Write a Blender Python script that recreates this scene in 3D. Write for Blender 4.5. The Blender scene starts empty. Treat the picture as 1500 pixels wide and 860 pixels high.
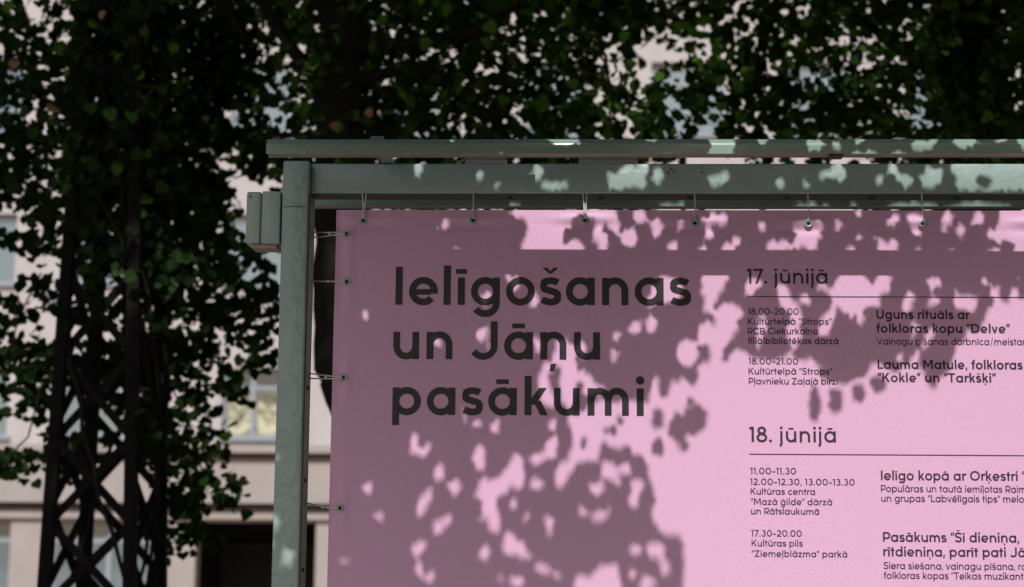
import bpy, bmesh, math, random
import numpy as np
from mathutils import Vector, Matrix
R = math.radians
S = bpy.context.scene
COL = S.collection
random.seed(11); rng = np.random.default_rng(5)

# ------------------------------------------------------------------ camera, sky, sun, exposure
FPX, PITCH, YAW, ROLL = 2500.0, R(8.864), R(1.833), R(0.431)
CAM = Vector((0, -5.0, 1.6))
def cam_axes():
    cp, sp, cy, sy, cr, sr = math.cos(PITCH), math.sin(PITCH), math.cos(YAW), math.sin(YAW), math.cos(ROLL), math.sin(ROLL)
    f = Vector((-sy * cp, cy * cp, sp)); r = Vector((cy, sy, 0)); u = r.cross(f)
    return r * cr + u * sr, u * cr - r * sr, f
AR, AU, AF = cam_axes()
cd = bpy.data.cameras.new('camera'); cam = bpy.data.objects.new('camera', cd); COL.objects.link(cam)
cam.matrix_world = Matrix(((AR.x, AU.x, -AF.x, CAM.x), (AR.y, AU.y, -AF.y, CAM.y), (AR.z, AU.z, -AF.z, CAM.z), (0, 0, 0, 1)))
cd.sensor_width = 36; cd.lens = FPX / 1500 * 36; cd.clip_start = .05; cd.clip_end = 2000
cd.dof.use_dof = True; cd.dof.focus_distance = 5.05; cd.dof.aperture_fstop = 2.9
S.camera = cam
SUN_EL, SUN_AZ = R(42), R(-2)          # azimuth of the sun away from the banner's normal, minus = left
SD = Vector((math.sin(SUN_AZ) * math.cos(SUN_EL), -math.cos(SUN_AZ) * math.cos(SUN_EL), math.sin(SUN_EL)))
w = bpy.data.worlds.new('World'); S.world = w; w.use_nodes = True
sky = w.node_tree.nodes.new('ShaderNodeTexSky'); sky.sky_type = 'NISHITA'; sky.sun_disc = False
sky.dust_density = 3; sky.sun_elevation = SUN_EL; sky.sun_rotation = math.atan2(SD.x, SD.y)
bg = w.node_tree.nodes['Background']; bg.inputs[1].default_value = .095
w.node_tree.links.new(sky.outputs[0], bg.inputs[0])
sl = bpy.data.lights.new('sun', 'SUN'); sun = bpy.data.objects.new('sun', sl); COL.objects.link(sun)
sl.energy = 4.2; sl.angle = R(.53); sl.color = (1, .99, .965)
sun.rotation_euler = SD.to_track_quat('Z', 'Y').to_euler()
S.view_settings.view_transform = 'Standard'; S.view_settings.look = 'None'
S.view_settings.exposure = -0.15; S.view_settings.gamma = 1; S.view_settings.use_curve_mapping = False
S.cycles.max_bounces = 6

def at(px, py, Y):
    """point of the plane y = Y seen at a place of the 1500 x 860 photograph"""
    d = AF + (px - 750) / FPX * AR + (430 - py) / FPX * AU
    return CAM + d * ((Y - CAM.y) / d.y)
def px_of(P):
    d = P - CAM; z = d.dot(AF)
    return 750 + FPX * d.dot(AR) / z, 430 - FPX * d.dot(AU) / z
AXn, AUn, AFn, CAMn = (np.array(v[:]) for v in (AR, AU, AF, CAM))
def at_np(px, py, Y):
    d = AFn + ((px - 750) / FPX)[:, None] * AXn + ((430 - py) / FPX)[:, None] * AUn
    return CAMn + d * ((Y - CAM.y) / d[:, 1])[:, None]

# ------------------------------------------------------------------ helpers
def tag(o, label=None, cat=None, group=None, kind=None):
    for k, v in (('label', label), ('category', cat), ('group', group), ('kind', kind)):
        if v: o[k] = v
    return o
def empty(name, loc=(0, 0, 0), rz=0):
    o = bpy.data.objects.new(name, None); COL.objects.link(o); o.location = loc; o.rotation_euler.z = rz
    return o
class MB:
    def __init__(s): s.v = []; s.f = []
    def box(s, x0, x1, y0, y1, z0, z1, ch=0):
        n = len(s.v)
        s.v += [(x0, y0, z0), (x1, y0, z0), (x1, y1, z0), (x0, y1, z0), (x0, y0, z1), (x1, y0, z1), (x1, y1, z1), (x0, y1, z1)]
        s.f += [tuple(n + i for i in q) for q in ((0, 3, 2, 1), (4, 5, 6, 7), (0, 1, 5, 4), (1, 2, 6, 5), (2, 3, 7, 6), (3, 0, 4, 7))]
        return s
    def tube(s, pts, rad, n=8, caps=True):
        pts = [Vector(p) for p in pts]
        rad = rad if isinstance(rad, (list, tuple)) else [rad] * len(pts)
        b = len(s.v); up = None
        for i, p in enumerate(pts):
            t = (pts[min(i + 1, len(pts) - 1)] - pts[max(i - 1, 0)]).normalized()
            if up is None: up = t.orthogonal().normalized()
            up = (up - t * up.dot(t)).normalized(); q = t.cross(up)
            for k in range(n):
                a = 2 * math.pi * k / n
                s.v.append(tuple(p + (up * math.cos(a) + q * math.sin(a)) * rad[i]))
        for i in range(len(pts) - 1):
            for k in range(n):
                k2 = (k + 1) % n
                s.f.append((b + i * n + k, b + i * n + k2, b + (i + 1) * n + k2, b + (i + 1) * n + k))
        if caps:
            s.f.append(tuple(b + k for k in reversed(range(n)))); e = b + (len(pts) - 1) * n
            s.f.append(tuple(e + k for k in range(n)))
        return s
    def prism(s, prof, x0, x1):
        """profile (y, z) run along x"""
        n = len(prof); b = len(s.v)
        s.v += [(x0, y, z) for y, z in prof] + [(x1, y, z) for y, z in prof]
        for k in range(n): s.f.append((b + k, b + (k + 1) % n, b + n + (k + 1) % n, b + n + k))
        s.f.append(tuple(b + k for k in reversed(range(n)))); s.f.append(tuple(b + n + k for k in range(n)))
        return s
    def bar(s, p, q, wd, dp):
        """flat bar from p to q, wd across, dp along y"""
        p = Vector(p); q = Vector(q); t = (q - p).normalized(); d = Vector((0, 1, 0))
        if abs(t.dot(d)) > .9: d = Vector((0, 0, 1))
        a = t.cross(d).normalized() * wd / 2; c = t.cross(a).normalized() * dp / 2
        n = len(s.v); s.v += [tuple(e + i * a + j * c) for e in (p, q) for i, j in ((-1, -1), (1, -1), (1, 1), (-1, 1))]
        s.f += [tuple(n + i for i in r) for r in ((0, 3, 2, 1), (4, 5, 6, 7), (0, 1, 5, 4), (1, 2, 6, 5), (2, 3, 7, 6), (3, 0, 4, 7))]
        return s
    def build(s, name, mat, parent=None, bevel=0, smooth=False):
        me = bpy.data.meshes.new(name); me.from_pydata(s.v, [], s.f); me.materials.append(mat)
        o = bpy.data.objects.new(name, me); COL.objects.link(o)
        bm = bmesh.new(); bm.from_mesh(me); bmesh.ops.recalc_face_normals(bm, faces=bm.faces)
        if bevel: bmesh.ops.bevel(bm, geom=list(bm.edges), offset=bevel, segments=3, affect='EDGES', profile=.5)
        bm.to_mesh(me); bm.free()
        if smooth or bevel:
            me.polygons.foreach_set('use_smooth', [True] * len(me.polygons))
            if bevel: me.set_sharp_from_angle(angle=R(50))
        if parent:
            o.parent = parent
            o.matrix_parent_inverse = Matrix.LocRotScale(parent.location, parent.rotation_euler, None).inverted()
        return o

def mat(name, col, rough=.6, var=.0, scale=8, bump=0, bscale=40, spec=.5, col2=None, metal=0, stretch=None):
    m = bpy.data.materials.new(name); m.use_nodes = True; nt = m.node_tree; N = nt.nodes; L = nt.links
    b = N['Principled BSDF']; b.inputs['Roughness'].default_value = rough; b.inputs['Metallic'].default_value = metal
    b.inputs['Specular IOR Level'].default_value = spec
    tc = N.new('ShaderNodeTexCoord'); src = tc.outputs['Object']
    if stretch:
        mp = N.new('ShaderNodeMapping'); mp.inputs['Scale'].default_value = stretch; L.new(src, mp.inputs[0]); src = mp.outputs[0]
    if var or col2:
        n = N.new('ShaderNodeTexNoise'); n.inputs['Scale'].default_value = scale; n.inputs['Detail'].default_value = 6; n.inputs['Roughness'].default_value = .65
        L.new(src, n.inputs['Vector'])
        r = N.new('ShaderNodeValToRGB'); r.color_ramp.elements[0].position = .35; r.color_ramp.elements[1].position = .68
        c2 = col2 or tuple(c * (1 - var) for c in col)
        r.color_ramp.elements[0].color = (*c2, 1); r.color_ramp.elements[1].color = (*col, 1)
        L.new(n.outputs[0], r.inputs[0]); L.new(r.outputs[0], b.inputs['Base Color'])
    else: b.inputs['Base Color'].default_value = (*col, 1)
    if bump:
        n2 = N.new('ShaderNodeTexNoise'); n2.inputs['Scale'].default_value = bscale; n2.inputs['Detail'].default_value = 4
        L.new(src, n2.inputs['Vector'])
        bp = N.new('ShaderNodeBump'); bp.inputs['Strength'].default_value = 1; bp.inputs['Distance'].default_value = bump
        L.new(n2.outputs[0], bp.inputs['Height']); L.new(bp.outputs[0], b.inputs['Normal'])
    return m

M = {}
M['paint'] = mat('green_paint', (.31, .405, .375), .33, .12, 14, .0018, 42, .5)
M['blistered'] = mat('blistered_green_paint', (.305, .405, .375), .28, .1, 16, .006, 36, .5)
M['paint_shaded'] = mat('shaded_face_paint', (.085, .085, .055), .55, .4, 30, .0008, 120)  # darker paint carrying the shade of the post's side and beam's underside
M['rail'] = mat('rail_paint', (.24, .33, .27), .2, .08, 12, .0002, 30)
M['rail_under'] = mat('bare_rail_channel', (.36, .25, .19), .5, .25, 15)
M['steel'] = mat('dark_steel', (.02, .02, .018), .5, .3, 30)
M['zinc'] = mat('eyelet_zinc', (.38, .42, .38), .3, .2, 200, metal=.3)
M['hole'] = mat('hole_black', (.004, .004, .004), .9)
M['cord'] = mat('pale_cord', (.80, .78, .68), .7, .35, 250)
M['ink'] = mat('charcoal_ink', (.018, .017, .017), .40, spec=.35)
M['ink_small'] = mat('small_print_ink', (.045, .022, .045), .45, spec=.3)
M['stucco'] = mat('pale_stucco', (.44, .41, .41), .9, .16, 1.3, .006, 9, stretch=(1, 1, .3))
M['stone'] = mat('trim_stone', (.33, .295, .28), .9, .12, 1.5, .004, 10)
M['shade_stone'] = mat('shade_toned_stone', (.06, .045, .04), .9, .2, 1.5)  # colour holds the shadow under the cornices; the roof reuses it
M['frame'] = mat('window_frame_paint', (.25, .28, .32), .5, .1, 4)
M['curtain'] = mat('reflection_painted_curtain', (.66, .63, .46), .9, col2=(.05, .07, .03), scale=2.6, stretch=(1, 1, 1.5))  # dark blotches paint the trees reflected in the window panes
_r = [n for n in M['curtain'].node_tree.nodes if n.type == 'VALTORGB'][0]; _r.color_ramp.elements[0].position = .43; _r.color_ramp.elements[1].position = .53
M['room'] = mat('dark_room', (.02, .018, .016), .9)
M['bounce_ground'] = mat('warm_bounce_paving', (.43, .27, .21), .9, .2, 1, .004, 60)  # unseen ground, reddened to bounce warm light into the banner's shade
M['slab'] = mat('pavement_slab', (.26, .25, .24), .85, .2, 2, .003, 40)
M['bark'] = mat('bark', (.022, .018, .014), .95, .5, 14, .012, 18, .2, stretch=(1, 1, .25))
M['iron'] = mat('rusty_black_iron', (.009, .007, .006), .9, .5, 12, .001, 60, .2)

def glass(name, tint, rough=.03):
    m = bpy.data.materials.new(name); m.use_nodes = True; b = m.node_tree.nodes['Principled BSDF']
    b.inputs['Base Color'].default_value = (*tint, 1); b.inputs['Roughness'].default_value = rough
    b.inputs['Specular IOR Level'].default_value = 1.0; b.inputs['IOR'].default_value = 1.9; b.inputs['Alpha'].default_value = 1
    return m
M['pane'] = glass('reflecting_pane', (.10, .15, .17))
def clear_glass():
    m = bpy.data.materials.new('clear_pane'); m.use_nodes = True; N = m.node_tree.nodes; L = m.node_tree.links
    t = N.new('ShaderNodeBsdfTransparent'); g = N.new('ShaderNodeBsdfGlossy'); g.inputs['Roughness'].default_value = .03
    x = N.new('ShaderNodeMixShader'); x.inputs[0].default_value = .10
    L.new(t.outputs[0], x.inputs[1]); L.new(g.outputs[0], x.inputs[2]); L.new(x.outputs[0], N['Material Output'].inputs[0])
    return m
M['clear'] = clear_glass()

def banner_mat():
    m = bpy.data.materials.new('pink_banner_vinyl'); m.use_nodes = True; N = m.node_tree.nodes; L = m.node_tree.links
    b = N['Principled BSDF']; b.inputs['Roughness'].default_value = .5; b.inputs['Specular IOR Level'].default_value = .22
    tc = N.new('ShaderNodeTexCoord')
    n = N.new('ShaderNodeTexNoise'); n.inputs['Scale'].default_value = 420; n.inputs['Detail'].default_value = 3; L.new(tc.outputs['Object'], n.inputs[0])
    wx = N.new('ShaderNodeTexWave'); wx.bands_direction = 'X'; wx.inputs['Scale'].default_value = 40; wx.inputs['Distortion'].default_value = 2.5; wx.inputs['Detail Scale'].default_value = 3
    wz = N.new('ShaderNodeTexWave'); wz.bands_direction = 'Z'; wz.inputs['Scale'].default_value = 44; wz.inputs['Distortion'].default_value = 2.5; wz.inputs['Detail Scale'].default_value = 3
    for q in (wx, wz): L.new(tc.outputs['Object'], q.inputs[0])
    mx = N.new('ShaderNodeMath'); mx.operation = 'ADD'; L.new(wx.outputs['Fac'], mx.inputs[0]); L.new(wz.outputs['Fac'], mx.inputs[1])
    ad = N.new('ShaderNodeMath'); ad.operation = 'MULTIPLY_ADD'; L.new(mx.outputs[0], ad.inputs[0]); ad.inputs[1].default_value = .05; L.new(n.outputs[0], ad.inputs[2])
    r = N.new('ShaderNodeValToRGB'); r.color_ramp.elements[0].position = .38; r.color_ramp.elements[1].position = .92
    r.color_ramp.elements[0].color = (.62, .35, .515, 1); r.color_ramp.elements[1].color = (.78, .48, .665, 1)
    L.new(ad.outputs[0], r.inputs[0]); L.new(r.outputs[0], b.inputs['Base Color'])
    bp = N.new('ShaderNodeBump'); bp.inputs['Distance'].default_value = .0002; bp.inputs['Strength'].default_value = .6
    L.new(ad.outputs[0], bp.inputs['Height']); L.new(bp.outputs[0], b.inputs['Normal'])
    return m
M['banner'] = banner_mat()

def leaf_mat(name, c1, c2, trans=.35):
    m = bpy.data.materials.new(name); m.use_nodes = True; N = m.node_tree.nodes; L = m.node_tree.links
    b = N['Principled BSDF']; b.inputs['Roughness'].default_value = .6; b.inputs['Specular IOR Level'].default_value = .12
    g = N.new('ShaderNodeNewGeometry'); oi = N.new('ShaderNodeObjectInfo')
    a = N.new('ShaderNodeMath'); a.operation = 'ADD'; L.new(g.outputs['Random Per Island'], a.inputs[0]); L.new(oi.outputs['Random'], a.inputs[1])
    fr = N.new('ShaderNodeMath'); fr.operation = 'FRACT'; L.new(a.outputs[0], fr.inputs[0])
    r = N.new('ShaderNodeValToRGB'); r.color_ramp.elements[0].color = (*c1, 1); r.color_ramp.elements[1].color = (*c2, 1)
    L.new(fr.outputs[0], r.inputs[0]); L.new(r.outputs[0], b.inputs['Base Color'])
    e = r.color_ramp.elements.new(.72); e.color = (*[c1[i] + (c2[i] - c1[i]) * .22 for i in range(3)], 1)
    t = N.new('ShaderNodeBsdfTranslucent'); mu = N.new('ShaderNodeMix'); mu.data_type = 'RGBA'; mu.blend_type = 'MULTIPLY'; mu.inputs[0].default_value = 1
    L.new(r.outputs[0], mu.inputs[6]); mu.inputs[7].default_value = (1.6, 2.2, .5, 1); L.new(mu.outputs[2], t.inputs[0])
    x = N.new('ShaderNodeMixShader'); x.inputs[0].default_value = trans
    L.new(b.outputs[0], x.inputs[1]); L.new(t.outputs[0], x.inputs[2]); L.new(x.outputs[0], N['Material Output'].inputs[0])
    return m
M['leaf'] = leaf_mat('linden_leaf', (.009, .020, .004), (.095, .19, .022), .42)
M['vine_leaf'] = leaf_mat('vine_leaf', (.005, .013, .002), (.034, .075, .011), .35)
M['leaf_shade'] = leaf_mat('canopy_leaf', (.020, .045, .010), (.04, .08, .016), .12)
M['dry'] = mat('dry_leaf', (.22, .12, .05), .8)

# ------------------------------------------------------------------ setting
MB().box(-150, 150, -120, 200, -.5, 0).build('ground', M['bounce_ground']); tag(bpy.data.objects['ground'], kind='structure')
tag(MB().box(-12, 12, -7, 9, .004, .14).build('pavement', M['slab']), kind='structure')

# ------------------------------------------------------------------ far building
YF = 40.0
GX = lambda px, py=600: at(px, py, YF).x
GZ = lambda py, px=400: at(px, py, YF).z
bld = tag(empty('building', (0, YF, 0)), 'pale pink stucco building with tall windows and dark gateway behind the trees', 'building')
def wall(xs, zs, holes, name, m, depth=.45, y=YF):
    """front sheet with holes and their reveals"""
    mb = MB(); xc = sorted(set(xs + [h[0] for h in holes] + [h[1] for h in holes])); zc = sorted(set(zs + [h[2] for h in holes] + [h[3] for h in holes]))
    vi = {}
    def v(x, yy, z):
        k = (round(x, 4), round(yy, 4), round(z, 4))
        if k not in vi: vi[k] = len(mb.v); mb.v.append(k)
        return vi[k]
    for i in range(len(xc) - 1):
        for j in range(len(zc) - 1):
            cx, cz = (xc[i] + xc[i + 1]) / 2, (zc[j] + zc[j + 1]) / 2
            if any(h[0] < cx < h[1] and h[2] < cz < h[3] for h in holes): continue
            mb.f.append((v(xc[i], y, zc[j]), v(xc[i + 1], y, zc[j]), v(xc[i + 1], y, zc[j + 1]), v(xc[i], y, zc[j + 1])))
    for a, b, c, d in holes:
        for (p, q) in (((a, c), (b, c)), ((b, c), (b, d)), ((b, d), (a, d)), ((a, d), (a, c))):
            mb.f.append((v(p[0], y, p[1]), v(q[0], y, q[1]), v(q[0], y + depth, q[1]), v(p[0], y + depth, p[1])))
    return mb.build(name, m, bld)
XL, XR = -26, 26
rows = [(540, 641), (314, 416), (92, 197), (-135, -28)]
cols = [(-77, 11), (88, 176), (325, 412), (560, 650), (765, 855), (957, 1066), (1155, 1250), (1345, 1440)]
winholes = []
for (yt, yb) in rows:
    for (a, b) in cols: winholes.append((GX(a), GX(b), GZ(yb), GZ(yt)))
z_low = GZ(672)
wall([XL, XR], [z_low, 19], winholes, 'wall', M['stucco'], .32)
# ground floor
gf = [(GX(-90), GX(24), .6, GZ(765)), (GX(80), GX(246), .6, GZ(765)), (GX(293), GX(467), 0, GZ(765)), (GX(560), GX(720), .6, GZ(765)), (GX(900), GX(1060), .6, GZ(765))]
wall([XL, XR], [0, GZ(742)], gf, 'ground_floor_wall', M['stone'], .6, YF + .05)
mb = MB(); mb.box(XL, XR, YF + .052, YF + .5, GZ(741), z_low - .003); mb.build('frieze', M['stone'], bld)
def cornice(yt, yb, proj, m='stone'):
    MB().box(XL, XR, YF - proj, YF - .003, GZ(yb), GZ(yt)).build('cornice', M[m], bld)
cornice(653, 664, .22); MB().box(XL, XR, YF - .07, YF - .004, GZ(672.5), GZ(664.5)).build('cornice_shadow_strip', M['shade_stone'], bld)  # dark strip stands in for the shadow under the ledge
cornice(731, 738, .26); MB().box(XL, XR, YF - .06, YF + .04, GZ(752), GZ(738.5)).build('cornice_shadow_strip', M['shade_stone'], bld)  # second shadow line, again as a dark strip
MB().box(XL, XR, YF - .10, YF + .045, GZ(761), GZ(752.5)).build('string_course', M['stone'], bld)
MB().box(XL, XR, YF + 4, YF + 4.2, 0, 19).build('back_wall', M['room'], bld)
MB().box(XL, XR, YF + .5, YF + 4, 18.8, 19).build('roof', M['shade_stone'], bld)
def window(h, y, style):
    a, b, c, d = h; f = MB(); t = .09; cx = (a + b) / 2; zt = c + (d - c) * .70
    f.box(a, a + t, y, y + .08, c, d); f.box(b - t, b, y, y + .08, c, d)
    f.box(a + t, b - t, y, y + .08, c, c + t); f.box(a + t, b - t, y, y + .08, d - t, d)
    f.box(cx - t * .7, cx + t * .7, y - .01, y + .07, c + t, d - t)
    f.box(a + t, cx - t * .7, y - .015, y + .065, zt, zt + t * 1.2); f.box(cx + t * .7, b - t, y - .015, y + .065, zt, zt + t * 1.2)
    o = f.build('window', M['frame'], bld)
    for (x0, x1) in ((a + t, cx - t * .7), (cx + t * .7, b - t)):
        for (z0, z1) in ((c + t, zt), (zt + t * 1.2, d - t)):
            p = MB(); k = random.uniform(-.006, .006); n = len(p.v)
            p.box(x0, x1, y + .03, y + .036, z0, z1); ob = p.build('pane', M['clear' if style == 'curtain' else 'pane'], o)
    if style == 'curtain':
        for (x0, x1) in ((a + .06, cx - .04), (cx + .04, b - .06)):
            q = MB(); n = 40
            for i in range(n + 1):
                x = x0 + (x1 - x0) * i / n; yy = y + .22 + .035 * math.sin(i * 1.3)
                q.v += [(x, yy, c + .05), (x, yy, zt - .02)]
            for i in range(n): q.f.append((2 * i, 2 * i + 2, 2 * i + 3, 2 * i + 1))
            q.build('curtain', M['curtain'], o, smooth=True)
    MB().box(a - .12, b + .12, YF - .12, y - .002, c - .10, c - .002).build('sill', M['frame'], o)
    return o
for i, h in enumerate(winholes): window(h, YF + .22, 'curtain' if i == 2 else 'glass')
for h in gf[:2] + gf[3:]: window(h, YF + .40, 'glass')
# gateway gate leaves in the dark opening
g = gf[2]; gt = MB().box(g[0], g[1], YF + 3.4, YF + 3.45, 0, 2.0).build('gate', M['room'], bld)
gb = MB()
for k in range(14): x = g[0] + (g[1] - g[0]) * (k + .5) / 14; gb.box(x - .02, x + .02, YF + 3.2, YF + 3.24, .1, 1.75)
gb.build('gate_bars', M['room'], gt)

# ------------------------------------------------------------------ leaves
_h = [(.22, -.04, .04), (.42, .04, .075), (.53, .26, .095), (.50, .50, .085), (.36, .73, .055), (.15, .92, .01)]
LV = np.array([(0, .06, 0)] + _h + [(0, 1.06, -.04)] + [(-x, y, z) for x, y, z in _h]) - np.array([0, .48, 0])
LF = [(0, 1, 2, 3, 4, 5, 6, 7), (0, 7, 13, 12, 11, 10, 9, 8)]
def rot_to(n, spin):
    """arrays of 3x3 with local z along n, spin about it"""
    n = n / np.linalg.norm(n, axis=1)[:, None]
    a = np.where(np.abs(n[:, 2:3]) > .95, np.array([[1., 0, 0]]), np.array([[0, 0, 1.]]))
    x = np.cross(a, n); x /= np.linalg.norm(x, axis=1)[:, None]; y = np.cross(n, x)
    c, s = np.cos(spin)[:, None], np.sin(spin)[:, None]
    X = x * c + y * s; Yv = -x * s + y * c
    return np.stack([X, Yv, n], axis=2)
def leaf_cloud(name, P, size, nrm, spin, material, parent=None):
    k = len(P); Rm = rot_to(nrm, spin)
    jit = 1 + .07 * rng.standard_normal((k, len(LV), 1))
    V = np.einsum('nij,nvj->nvi', Rm, (LV[None] * jit) * size[:, None, None]) + P[:, None]
    me = bpy.data.meshes.new(name); nv = len(LV)
    me.vertices.add(k * nv); me.vertices.foreach_set('co', V.reshape(-1).astype(np.float32))
    f = np.array(LF).reshape(-1); loops = (f[None] + (np.arange(k) * nv)[:, None]).reshape(-1)
    me.loops.add(len(loops)); me.loops.foreach_set('vertex_index', loops.astype(np.int32))
    me.polygons.add(2 * k); me.polygons.foreach_set('loop_start', (np.arange(2 * k) * 8).astype(np.int32))
    me.update(calc_edges=True); me.validate(); me.materials.append(material)
    o = bpy.data.objects.new(name, me); COL.objects.link(o)
    if parent: o.parent = parent; o.matrix_parent_inverse = Matrix.Translation(-parent.location)
    return o
lm = bpy.data.meshes.new('leaf'); lm.from_pydata([tuple(v) for v in LV], [], LF); lm.materials.append(M['leaf'])
lv = lm.copy(); lv.materials[0] = M['vine_leaf']
def leaf_parts(P, size, nrm, spin, parent, mesh=lm):
    Rm = rot_to(nrm, spin)
    for i in range(len(P)):
        o = bpy.data.objects.new('leaf', mesh); COL.objects.link(o)
        m = Matrix([list(Rm[i][r]) + [0] for r in range(3)] + [[0, 0, 0, 1]])
        o.parent = parent; o.matrix_local = Matrix.Translation(Vector(P[i]) - parent.location) @ m @ Matrix.Scale(float(size[i]), 4)
def hang_normals(k):
    n = rng.standard_normal((k, 3)) * np.array([.55, .45, .35]) + np.array([0, -.75, .45])
    return n

# crown density, one digit per 50 px cell of the tree plane (9 closed, 0 open); rows from y = -50
CELL = 50
DENS = ["999999999999999999999999999999", "789999889999876557635565556889", "588998755999888864404677645689", "799999755999878864456778788689", "899999666997888687666667778699", "899998658888888888885555588899", "589998559999999996663333369999", "469999645666600000000000000000", "448999766000000000000000000000", "456999888000000000000000000000", "545888777000000000000000000000", "455777520000000000000000000000", "645657600000000000000000000000", "445558400000000000000000000000", "444448600000000000000000000000", "112317500000000000000000000000", "000117200000000000000000000000", "000000000000000000000000000000"]
YT = 6.0
CL = []                                         # clump noise
nz = rng.random((90, 90, 2))
def clump(x, z):
    """smooth value noise in metres, 0..1"""
    def vn(x, z, k):
        xi, zi = np.floor(x).astype(int), np.floor(z).astype(int); fx, fz = x - xi, z - zi
        fx = fx * fx * (3 - 2 * fx); fz = fz * fz * (3 - 2 * fz); g = nz[..., k]
        q = lambda a, b: g[a % 90, b % 90]
        return (q(xi, zi) * (1 - fx) + q(xi + 1, zi) * fx) * (1 - fz) + (q(xi, zi + 1) * (1 - fx) + q(xi + 1, zi + 1) * fx) * fz
    return .6 * vn(x * 5.5, z * 5.5, 0) + .4 * vn(x * 12 + 7, z * 12 + 3, 1)
def dens_at(px, py):
    c = np.clip(np.floor(px / CELL + 0), 0, 29).astype(int); r = np.clip(np.floor(py / CELL) + 1, 0, len(DENS) - 1).astype(int)
    D = np.array([[int(ch) for ch in row[:30].ljust(30, '9')] for row in DENS])
    return D[r, c]
def crown_points(n, px0, px1, py0, py1):
    px = rng.uniform(px0, px1, n); py = rng.uniform(py0, py1, n)
    d = dens_at(px + rng.normal(0, 10, n), py + rng.normal(0, 10, n)) / 9.0
    P0 = at_np(px, py, YT)                       # where the crown's map lies, then the depth of the crown
    cl = clump(P0[:, 0], P0[:, 2])
    dd = np.where(d > .95, 1.16, d)
    keep = cl < (.12 + .62 * dd + .08 * (d > .7))
    keep &= d > .01
    P = P0[keep].copy(); dy = rng.uniform(-1, 1, keep.sum()) * np.where(d[keep] > .8, 1.1, .4); P[:, 1] += dy
    return P, px[keep], py[keep]
TR1 = empty('linden_tree', at(520, 860, YT + .3)); TR1.location.z = 0
tag(TR1, 'linden tree with leaning dark trunk seen between the green post and pink banner', 'tree')
TR2 = empty('linden_tree', at(1440, 860, YT + .5)); TR2.location.z = 0
tag(TR2, 'dark leafy linden tree behind the right end of the pink banner', 'tree')
VN = empty('climbing_vine', at(150, 860, YT)); VN.location.z = 0
tag(VN, 'broad leaved climbing plant covering the iron lattice mast at the left', 'plant')
def wig(pts, n=7, a=.04):
    out = []
    for i in range(len(pts) - 1):
        for k in range(n):
            t = k / n; p = Vector(pts[i]).lerp(Vector(pts[i + 1]), t)
            out.append(p + Vector((random.uniform(-a, a), random.uniform(-a, a), random.uniform(-a, a) * .5)))
    out.append(Vector(pts[-1])); return out
def limb(pts, r0, r1, name, parent, n=9, a=.02):
    q = wig(pts, 5, a); k = len(q)
    return MB().tube(q, [r0 + (r1 - r0) * i / (k - 1) for i in range(k)], n).build(name, M['bark'], parent, smooth=True)
def tree_pts(lst, Y): return [at(x, y, Y) for x, y in lst]
t1 = tree_pts([(540, 660), (528, 600), (503, 530), (499, 400), (496, 300), (498, 100), (498, -60)], YT - .7)
limb([Vector((t1[0].x + .15, YT - .7, 0))] + t1 + [Vector((t1[-1].x - .1, YT - .5, 7.5))], .225, .12, 'trunk', TR1, 14)
for pl, r in (([(500, 70), (600, 62), (700, 45), (820, -30)], .05), ([(505, 120), (620, 95), (690, 150), (760, 215)], .045), ([(490, 150), (420, 60), (350, -40)], .06),
              ([(360, 60), (335, 12), (290, 22), (250, 60)], .02), ([(820, 40), (880, 55), (890, 100), (896, 140), (905, 205)], .016), ([(760, 60), (850, 105), (890, 120), (925, 138), (935, 150)], .012),
              ([(515, 180), (580, 200), (640, 230)], .03)):
    limb(tree_pts(pl, YT - .75), r, r * .35, 'limb', TR1, 7, .012)
t2 = tree_pts([(1445, 640), (1440, 300), (1425, 100), (1415, -60)], YT + .5)
limb([Vector((t2[0].x, YT + .5, 0))] + t2 + [Vector((t2[-1].x + .1, YT + .5, 8))], .27, .2, 'trunk', TR2, 14)
for pl, r in (([(1425, 120), (1340, 90), (1250, 20), (1200, -40)], .05), ([(1430, 200), (1350, 150), (1280, 140)], .03), ([(1140, -60), (1130, 40), (1160, 130), (1150, 200)], .03), ([(1425, 60), (1480, -20)], .06)):
    limb(tree_pts(pl, YT + .2), r, r * .35, 'limb', TR2, 7, .015)

def cover(root, n, box, top300=280, name='foliage', smin=.042, smax=.086):
    P, px, py = crown_points(n, *box)
    k = len(P); size = rng.uniform(smin, smax, k); nr = hang_normals(k); sp = np.pi + rng.normal(0, .9, k)
    order = np.argsort(P[:, 1] - 20 * ((px > 0) & (px < 1500) & (py > 0) & ((py < 205) | (px < 400))))
    a, b = order[:top300], order[top300:]
    leaf_parts(P[a], size[a], nr[a], sp[a], root, lv if root == VN else lm)
    tag(leaf_cloud(name, P[b], size[b], nr[b], sp[b], M['vine_leaf' if root == VN else 'leaf'], root), kind='stuff')
cover(VN, 17000, (-260, 400, 40, 860))
cover(TR1, 16000, (150, 1000, -160, 330))
cover(TR2, 14000, (1000, 1800, -160, 330))
M['leaf_sunlit'] = leaf_mat('sunlit_green_leaf', (.05, .13, .02), (.09, .22, .03), .4)  # brighter leaf colour stands in for sun falling on single leaves
def extra(root, pts, m, lo, hi, Y):
    me = lm.copy(); me.materials[0] = m; k = len(pts)
    P = np.array([at(float(x), float(y), Y)[:] for x, y in pts])
    leaf_parts(P, rng.uniform(lo, hi, k), hang_normals(k), np.pi + rng.normal(0, .8, k), root, me)
extra(VN, [(162, 168), (203, 163), (192, 172), (330, 640), (322, 655), (300, 706)], M['leaf_sunlit'], .06, .09, YT - 1.15)
extra(VN, [(76, 160), (150, 22), (20, 95)], M['dry'], .05, .08, YT - 1.15)
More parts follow.
